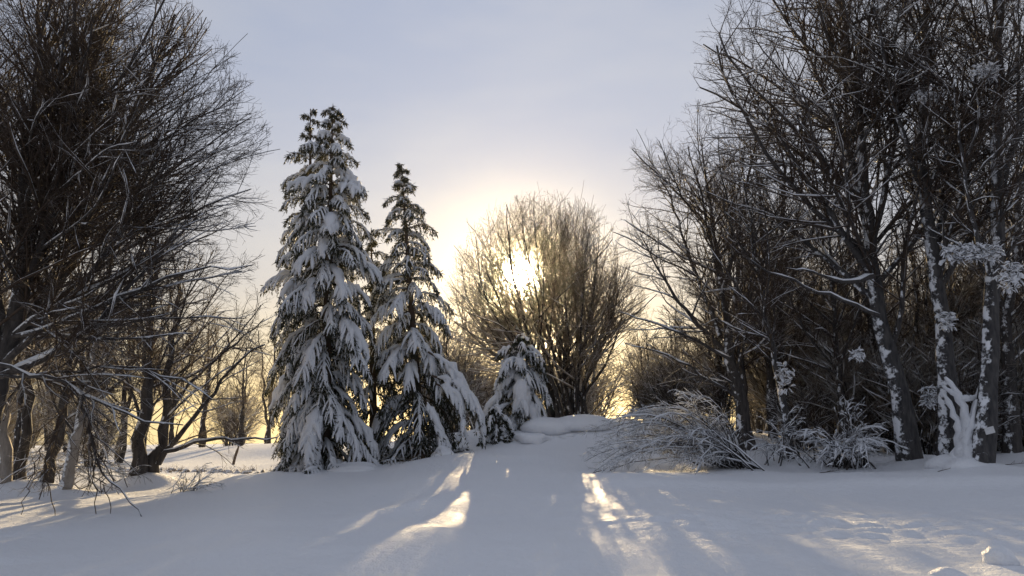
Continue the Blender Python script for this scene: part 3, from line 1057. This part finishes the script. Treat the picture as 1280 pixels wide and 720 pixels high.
def make_bg(seed, h, spread, label, cat_group, loc, twig):
    stems, env, spec = proto(seed, h, spread, True)
    rng = np.random.default_rng(seed)
    root = thing('bare_tree', label, 'tree', (0, 0, 0), cat_group)
    SP = np.array([resample(s[0], 12) for s in stems])
    SP[:, 1:] += rng.normal(size=SP[:, 1:].shape) * .05
    SR = np.array([np.linspace(s[1], s[2], 12) for s in stems])
    SP[:, 0, 2] -= .4
    g = Geo()
    g.add(*tube_geo(SP, SR, 7, rng=rng))
    g.build('trunk', [M_BARK], root)
    c = Geo()
    cp, cr = grow(SP, SR, rng, env=env, K=8, **{k: v for k, v in spec[0].items() if k != 'K'})
    c.add(*tube_geo(cp, cr, 4, rng=rng))
    sn = Geo()
    for s in spec[1:]:
        cp, cr = grow(cp, cr, rng, env=env, **s)
        c.add(*tube_geo(cp, cr, 3, rng=rng))
    c.build('crown', [twig], root, kind='stuff')
    root.location = loc
    return root


def copy_tree(o, parent=None):
    c = link(o.copy())
    c.parent = parent
    for ch in o.children:
        copy_tree(ch, c)
    return c


def bush_proto(seed, h, spread, n, twig):
    rng = np.random.default_rng(seed)
    root = thing('bare_bush', 'x', 'bush', (0, 0, 0), 'g')
    SP = []
    for i in range(n):
        a, rr = rng.random() * 6.28, spread * math.sqrt(rng.random())
        o = np.array([math.cos(a) * rr, math.sin(a) * rr, 0])
        SP.append(resample([o * .2, o * .45 + [0, 0, h * .4], o * .9 + [0, 0, h * rng.uniform(.6, 1)]], 8))
    SP = np.array(SP)
    SP[:, 1:] += rng.normal(size=SP[:, 1:].shape) * .04
    SP[:, 0, 2] -= .3
    SR = np.tile(np.linspace(.028, .008, 8), (n, 1)) * rng.uniform(.6, 1.3, (n, 1))
    g = Geo()
    g.add(*tube_geo(SP, SR, 5, rng=rng))
    g.build('stem', [M_BARK], root, kind='stuff')
    env = ellip((0, 0, h * .5), (spread * 1.15, spread * 1.15, h * .56))
    c = Geo()
    c1, r1 = grow(SP, SR, rng, 5, .1, (25, 60), .45, 4, trop=.02, wig=.1, env=env, lmin=.4, lmax=1.5, rmin=.006)
    c2, r2 = grow(c1, r1, rng, 6, .1, (25, 55), .5, 3, trop=.0, wig=.12, env=env, lmin=.2, lmax=.7, rmin=.005, maxn=3000)
    c3, r3 = grow(c2, r2, rng, 6, .1, (25, 55), .5, 2, trop=.0, wig=.12, env=env, lmin=.15, lmax=.35, rmin=.0035, maxn=4000)
    for a_, b_ in ((c1, r1), (c2, r2), (c3, r3)):
        c.add(*tube_geo(a_, b_, 3, rng=rng))
    c.build('twigs', [twig], root, kind='stuff')
    sn = Geo()
    sn.add(*snow_strip(SP, SR, rng, .9))
    sn.add(*snow_strip(c1, r1, rng, .8, S=4))
    sn.build('branch_snow', [M_SNOW], root, kind='stuff')
    return root


protos = [make_bg(201, 8.5, 2.6, 'x', 'g', (0, 0, 0), M_TWIG), make_bg(202, 7.5, 3.0, 'x', 'g', (0, 0, 0), M_TWIG_RIME), make_bg(203, 10, 2.8, 'x', 'g', (0, 0, 0), M_TWIG),
          bush_proto(301, 3.0, 1.7, 34, M_TWIG_RIME), bush_proto(302, 2.2, 1.5, 30, M_TWIG)]
used = [False] * 5
rb = np.random.default_rng(77)


def put_bg(k, px, Y, sc, label, group, sx=1.0):
    o = protos[k] if not used[k] else copy_tree(protos[k])
    used[k] = True
    q = P(px, 560, Y)
    o.location = (q[0], q[1], gz(q[0], q[1]))
    o.rotation_euler = (0, 0, rb.random() * 6.28)
    o.scale = (sc * sx, sc * sx, sc)
    o['label'] = label
    o['group'] = group
    return o


def row_of(Y):
    return 'the front row' if Y < 26.5 else 'the second row' if Y < 34.5 else 'the third row' if Y < 45 else 'the last row'


def mark_of(px):
    for lim, w in ((885, 'at its left end'), (925, 'left of the left-leaning beech'), (970, 'behind the left-leaning beech'), (1022, 'behind the thin leaning tree'), (1062, 'above the arching bush'), (1090, 'right of the arching bush'),
                   (1125, 'behind the tallest beech'), (1172, 'left of the snow-plated trunk'), (1202, 'behind the snow web'), (1235, 'behind the upright beech'), (1262, 'right of the upright beech'), (1295, 'at the photo edge')):
        if px < lim:
            return w
    return 'beyond the photo edge'


LR_ = 'bare leafless tree deep in the shaded wood behind the big right-hand beeches'
GR_ = 'trees filling the depth of the right-hand wood'
for (px, Y, sc, k) in [(985, 26, 1.0, 0), (1040, 25, .9, 1), (1100, 25, 1.15, 2), (1160, 24, 1.0, 0), (1210, 23, 1.1, 1), (1270, 25, 1.2, 2), (1330, 22, 1.1, 0),
                       (1010, 31, 1.1, 2), (1070, 32, 1.2, 0), (1130, 31, 1.2, 1), (1190, 33, 1.3, 2), (1250, 32, 1.2, 0), (1310, 30, 1.3, 1),
                       (950, 33, 1.0, 1), (900, 32, .85, 0), (1000, 40, 1.3, 0), (1100, 42, 1.4, 1), (1180, 44, 1.5, 0), (1260, 43, 1.5, 2), (1340, 40, 1.5, 1),
                       (1050, 50, 1.5, 2), (1220, 52, 1.7, 1)]:
    put_bg(k, px, Y, sc, 'bare tree in ' + row_of(Y) + ' of the shaded right-hand wood, ' + mark_of(px), GR_)
LL_ = 'bare leafless tree glowing brown beyond the thin left-hand trees'
GL_ = 'trees seen through the crown of the left beech'
for (px, Y, sc, k, w) in [(-60, 20, 1.0, 0, 'at the left photo edge'), (20, 24, .9, 1, 'just right of the pale edge trunk'), (95, 25, .95, 2, 'beside the tilted grey tree'), (150, 26, .9, 0, 'left of the upright grey trunk'),
                          (60, 34, 1.0, 0, 'behind the leaning dark tree'), (-20, 28, 1.1, 2, 'behind the pale edge trunk'), (180, 38, 1.0, 2, 'far behind the upright grey trunk'), (212, 33, .8, 1, 'right behind the forked tree'), (110, 42, 1.2, 1, 'farthest back of all')]:
    put_bg(k, px, Y, sc, 'bare brown tree beyond the left beech, ' + w, GL_)
put_bg(1, 252, 36, .95, 'wide hazy gold-brown tree above the bright field, left of the rounded one', GL_, 1.15)
put_bg(1, 336, 40, 1.0, 'hazy gold-brown tree partly hidden by the left edge of the tallest spruce', GL_, 1.1)
put_bg(3, 290, 46, 1.3, 'faint gold bush low on the far field, left of the spruces', GL_, 1.1)
put_bg(2, 968, 25.5, 1.22, 'tall bare tree in the notch, nearer the tallest beech than its neighbour', GR_, 1.1)
put_bg(0, 932, 25, 1.22, 'bare tree filling the notch between the left-leaning and the tallest beech', GR_, 1.0)
put_bg(2, 905, 29, 1.12, 'bare tree close behind the left-leaning beech, its top above that crown', GR_, 1.0)
put_bg(1, 300, 34, .72, 'rounded hazy tree just left of the twin-topped spruces, beyond the field edge', GL_, 1.1)
LB_ = 'bare bushy undergrowth between the trunks inside the right-hand wood'
for (px, Y, sc, k) in [(1010, 23, .9, 4), (1075, 23, 1.2, 3), (1120, 22.5, 1.2, 4), (1160, 21.5, 1.1, 3), (1205, 21, 1.2, 4), (1245, 22.5, 1.3, 3), (1290, 21, 1.3, 3),
                       (985, 28, 1.6, 3), (1040, 29, 1.6, 3), (1095, 28, 1.7, 4), (1150, 28, 1.8, 3), (1215, 28, 1.8, 3), (1275, 29, 1.9, 4), (905, 27, 1.0, 4),
                       (870, 30, 1.2, 3), (1020, 36, 1.8, 3), (1080, 36, 2.3, 3), (1150, 37, 2.4, 3), (1230, 37, 2.4, 3), (1310, 35, 2.4, 3), (950, 40, 1.5, 3)]:
    put_bg(k, px, Y, sc, 'leafless undergrowth in ' + row_of(Y) + ' of the right-hand wood, ' + mark_of(px), 'undergrowth inside the right-hand wood')
WM_ = {572: 'low, right of the single spruce', 548: 'behind the single spruce', 598: 'tall, added in the spruce gap to block sun', 622: 'small, left of the cone-shaped spruce', 735: 'right of the beech foot', 716: 'added to block sun, close behind the beech foot', 695: 'straight behind the beech foot', 815: 'smallest, near the right-hand wood', 845: 'dark, nearest the right-hand wood', 830: 'tall, farthest right', 640: 'hidden by the cone-shaped spruce'}
LM_ = 'brown leafless bush standing behind the round centre beech'
for (px, Y, sc, k) in [(572, 31, 1.0, 3), (548, 34, 1.9, 3), (598, 36, 1.25, 3), (622, 33, .9, 4), (735, 42, 1.7, 3), (716, 36, .8, 3), (695, 38, 1.3, 3), (815, 30, .8, 3), (845, 28, 1.1, 4), (830, 36, 1.5, 3), (640, 38, 1.0, 3)]:
    put_bg(k, px, Y, sc, 'leafless bush near the centre beech: ' + WM_[px], 'bushes round the centre beech')
for (px, Y, sc, k, w) in [(120, 24, .7, 3, 'between the tilted grey tree and the upright grey trunk'), (-10, 26, 1.0, 3, 'at the left photo edge'), (95, 33, 1.1, 3, 'farthest back, beyond the tilted grey tree'),
                          (30, 38, 1.2, 3, 'far back behind the dark narrow trunk'), (-60, 19, 1.0, 4, 'outside the left photo edge')]:
    put_bg(k, px, Y, sc, 'leafless bush beyond the left beech, ' + w, 'bushes beyond the left beech')
LC_ = 'bare tree in the gap between the centre beech and the right-hand wood'
put_bg(1, 812, 32, .62, 'smaller bare tree between the centre beech and the right-hand wood', 'trees beside the centre beech')
put_bg(0, 850, 36, .78, 'taller bare tree between the centre beech and the right-hand wood', 'trees beside the centre beech')
put_bg(1, 560, 33, .50, 'short bare tree filling the gap between single spruce and centre beech', 'trees beside the centre beech', 1.3)

# far row of bushes on the brow, left and right
for i, px in enumerate(list(range(-90, 90, 16)) + list(range(880, 1400, 34))):
    yy = 66 + rb.normal() * 3
    xx = P(px + rb.normal() * 4, 500, yy)[0]
    o = copy_tree(protos[3 + i % 2])
    o.location = (xx, yy, gz(xx, yy))
    o.rotation_euler = (0, 0, rb.random() * 6.28)
    s_ = rb.uniform(.7, 1.1)
    o.scale = (s_ * 1.3, s_ * 1.3, s_)
    o['label'] = 'far low bush in the row ending the snow field, ' + ('beyond the left-hand trunks' if px < 600 else 'beyond the right-hand wood')
    o['group'] = 'far row of bushes at the end of the field'


# ------------------------------------------------------------------ snow lumps
def lump(name, label, cat, c, r, seed, sub=32, rough=.30, group=None):
    rng = np.random.default_rng(seed)
    u = np.linspace(0, 2 * math.pi, sub, endpoint=False)
    v = np.linspace(-math.pi / 2, math.pi / 2, sub // 2 + 1)
    U, Vv = np.meshgrid(u, v)
    X = np.cos(Vv) * np.cos(U)
    Y = np.cos(Vv) * np.sin(U)
    Z = np.sin(Vv)
    k = rng.normal(size=(6, 3)) * np.array([1.3, 1.3, 1.3, 2.2, 3.5, 5.0])[:, None]
    ph = rng.random(6) * 6.28
    d = 1 + rough * sum(np.sin(k[i, 0] * X + k[i, 1] * Y + k[i, 2] * Z + ph[i]) for i in range(6)) / 3
    VV = np.stack([X * d * r[0], Y * d * r[1], Z * d * r[2]], -1).reshape(-1, 3)
    n = sub
    rows = sub // 2
    a = (np.arange(rows)[:, None] * n + np.arange(n)[None]).ravel()
    b = (np.arange(rows)[:, None] * n + (np.arange(n)[None] + 1) % n).ravel()
    Fq = np.stack([a, b, b + n, a + n], 1)
    o = obj(name, mesh_from(name, VV, Fq, [M_GROUND]))
    o.location = c
    return tag(o, label, cat, group)


def lump_at(label, px, py, Y, wpx, hpx, seed, cat='snow mound', name='snow_mound', group='snow humps on the crest', dep=1.2, sink=.25):
    s = Y / F
    c = P(px, py, Y)
    return lump(name, label, cat, c, (wpx * s / 2, wpx * s / 2 * dep, hpx * s / 2), seed, rough=.16 if cat == 'snowball' else .26, group=group)


lump_at('large rounded snow hump right of the cone-shaped spruce foot', 682, 536, 23.2, 62, 26, 1)
lump_at('longest snow hump along the top of the crest', 725, 534, 23.8, 78, 22, 2)
lump_at('low snow hump in front of the others, nearest the young spruce', 668, 549, 22.3, 46, 16, 3)
lump_at('smooth snow hump at the right end of the crest', 768, 533, 24.5, 60, 18, 4)
lump_at('small snow hump tucked below the longest one', 706, 547, 22.6, 50, 14, 5)
lump_at('broad snow collar heaped round the foot of the leaning big beech', 1140, 583, 19.2, 90, 20, 6, group='snow heaped round trunks')
lump_at('snow heap between the two snow-webbed trunks at the right', 1203, 582, 16.8, 66, 26, 7, group='snow heaped round trunks')
lump_at('small snow cone at the foot of the single spruce', 553, 574, 20.6, 34, 24, 8, group='snow heaped round trunks')
lump_at('snow bank under the right skirt of the tallest spruce', 448, 588, 19.9, 60, 18, 9, group='snow heaped round trunks')
lump_at('snowball lying on the snow near the bottom right corner', 1250, 700, 7.9, 36, 34, 10, cat='snowball', name='snowball', group='snowballs', dep=1.0)
lump_at('snowball cut off by the bottom edge of the photo', 1187, 724, 7.4, 48, 22, 11, cat='snowball', name='snowball', group='snowballs', dep=1.0)

# snow plastered between the two right-hand trunks: a web from branch to ground
rw = np.random.default_rng(9)
web = Geo()
paths = [wpts(16.7, (1182, 470), (1196, 490), (1206, 512), (1210, 540), (1207, 580)), wpts(16.7, (1232, 440), (1228, 480), (1216, 515), (1208, 545), (1200, 585)),
         wpts(16.8, (1180, 490), (1190, 510), (1198, 530), (1200, 560), (1194, 585)), wpts(16.6, (1222, 500), (1214, 530), (1206, 560), (1212, 585)),
         wpts(16.7, (1180, 482), (1195, 495), (1212, 500), (1228, 490))]
PW = np.array([resample(p, 14) for p in paths])
PW += rw.normal(size=PW.shape) * .015
RW_ = np.array([np.interp(np.linspace(0, 1, 14), [0, .3, .6, 1], w) for w in ([.05, .13, .16, .3], [.03, .05, .12, .26], [.05, .1, .13, .26], [.04, .08, .14, .24], [.05, .09, .09, .05])])
web.add(*tube_geo(PW, RW_ * .72 * rw.uniform(.75, 1.25, RW_.shape), 12, jitter=.22, rng=rw))
o = web.build('snow_web', [M_SNOW], None, P(1205, 578, 16.7))
o.location = P(1205, 578, 16.7)
tag(o, 'thick web of snow plastered between the two dark trunks at the right', 'snow')


# snow caught in the crotches and on branch ends of the right-hand trees
def snow_cluster(label, px, py, Y, wpx, hpx, n, seed, group):
    rng = np.random.default_rng(seed)
    c = P(px, py, Y)
    s = Y / F
    st = np.empty((n, 5, 3))
    st[:, 0] = c + rng.normal(size=(n, 3)).clip(-1.5, 1.5) * np.array([wpx * s * .2, .07, hpx * s * .18])
    n2 = n
    d = unit(rng.normal(size=(n, 3)) * np.array([1, .6, .45]) + np.array([-.2, 0, -.25]))
    for k in range(1, 5):
        d = unit(d + rng.normal(size=(n, 3)) * .4 + np.array([0, 0, -.12]))
        st[:, k] = st[:, k - 1] + d * rng.uniform(.025, .06, (n, 1))
    R = np.minimum(.05, rng.lognormal(-3.9, .45, (n, 1))) * np.array([[.4, .9, 1.1, .9, .2]])
    g = Geo()
    tw = st.copy()
    tw[..., 2] -= .02
    g.add(*tube_geo(tw, np.full(R.shape, .006), 3, rng=rng), mat=1)
    g.add(*tube_geo(st, R, 6, flat=.7, jitter=.15, rng=rng))
    o = g.build('snow_clump', [M_SNOW, M_TWIG], None, c)
    o.location = c
    tag(o, label, 'snow clump', group)


G_ = 'snow clumps caught in twigs'
snow_cluster('big bright snow clump high in the twigs near the top right corner', 1232, 88, 15.8, 44, 34, 130, 1, G_)
snow_cluster('snow clump on crossing twigs left of the high one', 1160, 120, 16.5, 50, 22, 80, 2, G_)
snow_cluster('wide snow tangle on drooping twigs right of the snow-plated trunk', 1215, 315, 15.8, 110, 34, 290, 3, G_)
snow_cluster('snow tangle at the right edge below the wide one', 1262, 345, 15.6, 40, 60, 130, 4, G_)
snow_cluster('small round snow clump hanging in the dark wood, mid right', 1072, 442, 18.0, 20, 20, 50, 5, G_)
snow_cluster('square snow plate stuck on the snow-plated trunk', 1183, 400, 17.1, 24, 34, 70, 6, G_)
snow_cluster('snow clump on the left side of the leaning thin tree', 982, 470, 18.7, 24, 60, 80, 7, G_)
snow_cluster('snow clump behind the web-side trunk at shrub height', 1165, 495, 18.5, 36, 40, 110, 8, G_)

# ------------------------------------------------------------------ small things
q = on_ground(291, 25.0)
post = Geo()
pp = resample([q - [0, 0, .3], q + [.08, 0, .25], q + [.2, 0, .62]], 6)
post.add(*tube_geo(pp[None], np.array([[.05, .05, .048, .046, .045, .02]]), 6, jitter=.08))
o = post.build('fence_post', [M_POST], None, q)
o.location = q
tag(o, 'leaning fence post alone at the edge of the bright field', 'post')

# low bank of snow-topped stones at the field edge
rs = np.random.default_rng(3)
root = thing('stone_wall', 'low tumbled stone wall along the golden field edge, left of the spruces', 'wall', on_ground(250, 22))
base_w = on_ground(250, 22)
for i in range(46):
    px = 150 + i * 4.0
    w = on_ground(px + rs.normal() * 4, 22.5 - .02 * i + rs.normal() * .25)
    r = rs.uniform(.05, .15, 3)
    sg = 8
    u = np.linspace(0, 2 * math.pi, sg, endpoint=False)
    v = np.linspace(-math.pi / 2, math.pi / 2, 5)
    U, Vv = np.meshgrid(u, v)
    d = 1 + rs.normal(size=U.shape) * .08
    VV = np.stack([np.cos(Vv) * np.cos(U) * r[0] * d, np.cos(Vv) * np.sin(U) * r[1] * d, np.sin(Vv) * r[2] * d * .7], -1).reshape(-1, 3) + (w - base_w) + [0, 0, -.01]
    a = (np.arange(4)[:, None] * sg + np.arange(sg)[None]).ravel()
    b = (np.arange(4)[:, None] * sg + (np.arange(sg)[None] + 1) % sg).ravel()
    obj('stone', mesh_from('stone', VV, np.stack([a, b, b + sg, a + sg], 1), [M_BARK_PALE]), root)

# dry stems poking through the snow
def stems_stuff(name, centres, seed, h=.18, per=7, spread=.35):
    rng = np.random.default_rng(seed)
    PL = []
    for px, Y in centres:
        c = on_ground(px, Y)
        for _ in range(per):
            b = c + rng.normal(size=3) * [spread, spread * .6, 0]
            b[2] = gz(b[0], b[1]) - .03
            l = rng.normal(size=3) * [.12, .12, 0]
            hh = h * rng.uniform(.4, 1.2)
            PL.append(resample([b, b + l * .4 + [0, 0, hh * .6], b + l + [0, 0, hh]], 5))
    PL = np.array(PL)
    g = Geo()
    g.add(*tube_geo(PL, np.tile(np.linspace(.005, .002, 5), (len(PL), 1)), 3, rng=rng))
    c2, r2 = grow(PL, np.tile(np.linspace(.005, .002, 5), (len(PL), 1)), rng, 14, .3, (30, 60), .5, 3, lmin=.03, lmax=.1, rmin=.002)
    g.add(*tube_geo(c2, r2, 3, rng=rng))
    g.build(name, [M_DRY], None, kind='stuff')


stems_stuff('dry_grass', [(487, 20.2), (500, 20.3), (520, 20.4), (540, 20.3), (475, 20.1), (560, 20.2)], 8)
stems_stuff('field_grass', [(p, 21.8) for p in range(160, 335, 9)], 9, h=.2, per=6, spread=.5)


def fallen(label, px, Y, lpx, seed):
    rng = np.random.default_rng(seed)
    c = on_ground(px, Y)
    L = lpx * Y / F
    q = resample([c + [-L / 2, 0, .0], c + [0, .05, .03], c + [L / 2, .02, .05]], 7)
    q[:, 2] = ground_z(q[:, 0], q[:, 1]) + np.linspace(.005, .05, 7)
    g = Geo()
    g.add(*tube_geo(q[None], np.linspace(.012, .005, 7)[None], 5))
    c2, r2 = grow(q[None], np.linspace(.012, .005, 7)[None], rng, 12, .2, (30, 60), .4, 3, lmin=.05, lmax=.2, bias=(0, 0, 1))
    g.add(*tube_geo(c2, r2, 3))
    o = g.build('fallen_twig', [M_TWIG], None, c)
    o.location = c
    tag(o, label, 'twig', 'fallen twigs on the snow')


fallen('short dark twig on the snow heap between the snow-webbed trunks', 1178, 16.0, 16, 1)
fallen('thin twig lying on the snow at the right edge', 1268, 18.0, 26, 2)
fallen('twig lying on the snow in front of the arching snowy bush', 1035, 17.0, 24, 3)
fallen('twig on the snow just left of the pressed-down bush', 748, 16.4, 14, 4)

# small board fixed to the upright beech
c = P(1237, 538, 16.2)
w_, h_, t_ = .10, .07, .012
bx = np.array([[x * w_, y * t_, z * h_] for x in (-1, 1) for y in (-1, 1) for z in (-1, 1)], float)
th = math.radians(14)
Rm = np.array([[math.cos(th), 0, -math.sin(th)], [0, 1, 0], [math.sin(th), 0, math.cos(th)]])
bx = bx @ Rm.T
fq = np.array([[0, 1, 3, 2], [4, 6, 7, 5], [0, 4, 5, 1], [2, 3, 7, 6], [1, 5, 7, 3], [0, 2, 6, 4]])
o = obj('small_board', mesh_from('small_board', bx, fq, [M_BOARD], smooth=False))
o.location = c
tag(o, 'small tilted white board on the foot of the upright beech at the right', 'board')

# ------------------------------------------------------------------ haze
if HAZE_DENSITY > 0:
    m, t, out = new_mat('thin_haze')
    vol = N(t, 'ShaderNodeVolumePrincipled')
    vol.inputs['Color'].default_value = (1, .98, .95, 1)
    vol.inputs['Density'].default_value = HAZE_DENSITY
    vol.inputs['Anisotropy'].default_value = 0.97  # tight forward scatter, added to stand in for lens bloom round the sun
    t.links.new(vol.outputs[0], out.inputs['Volume'])
    X0, X1, Y0, Y1, Z0, Z1 = -1560, 1560, -460, 2260, -152, 19
    vv = np.array([[x, y, z] for x in (X0, X1) for y in (Y0, Y1) for z in (Z0, Z1)], float)
    obj('haze', mesh_from('haze', vv, fq, [m], smooth=False), kind='stuff')
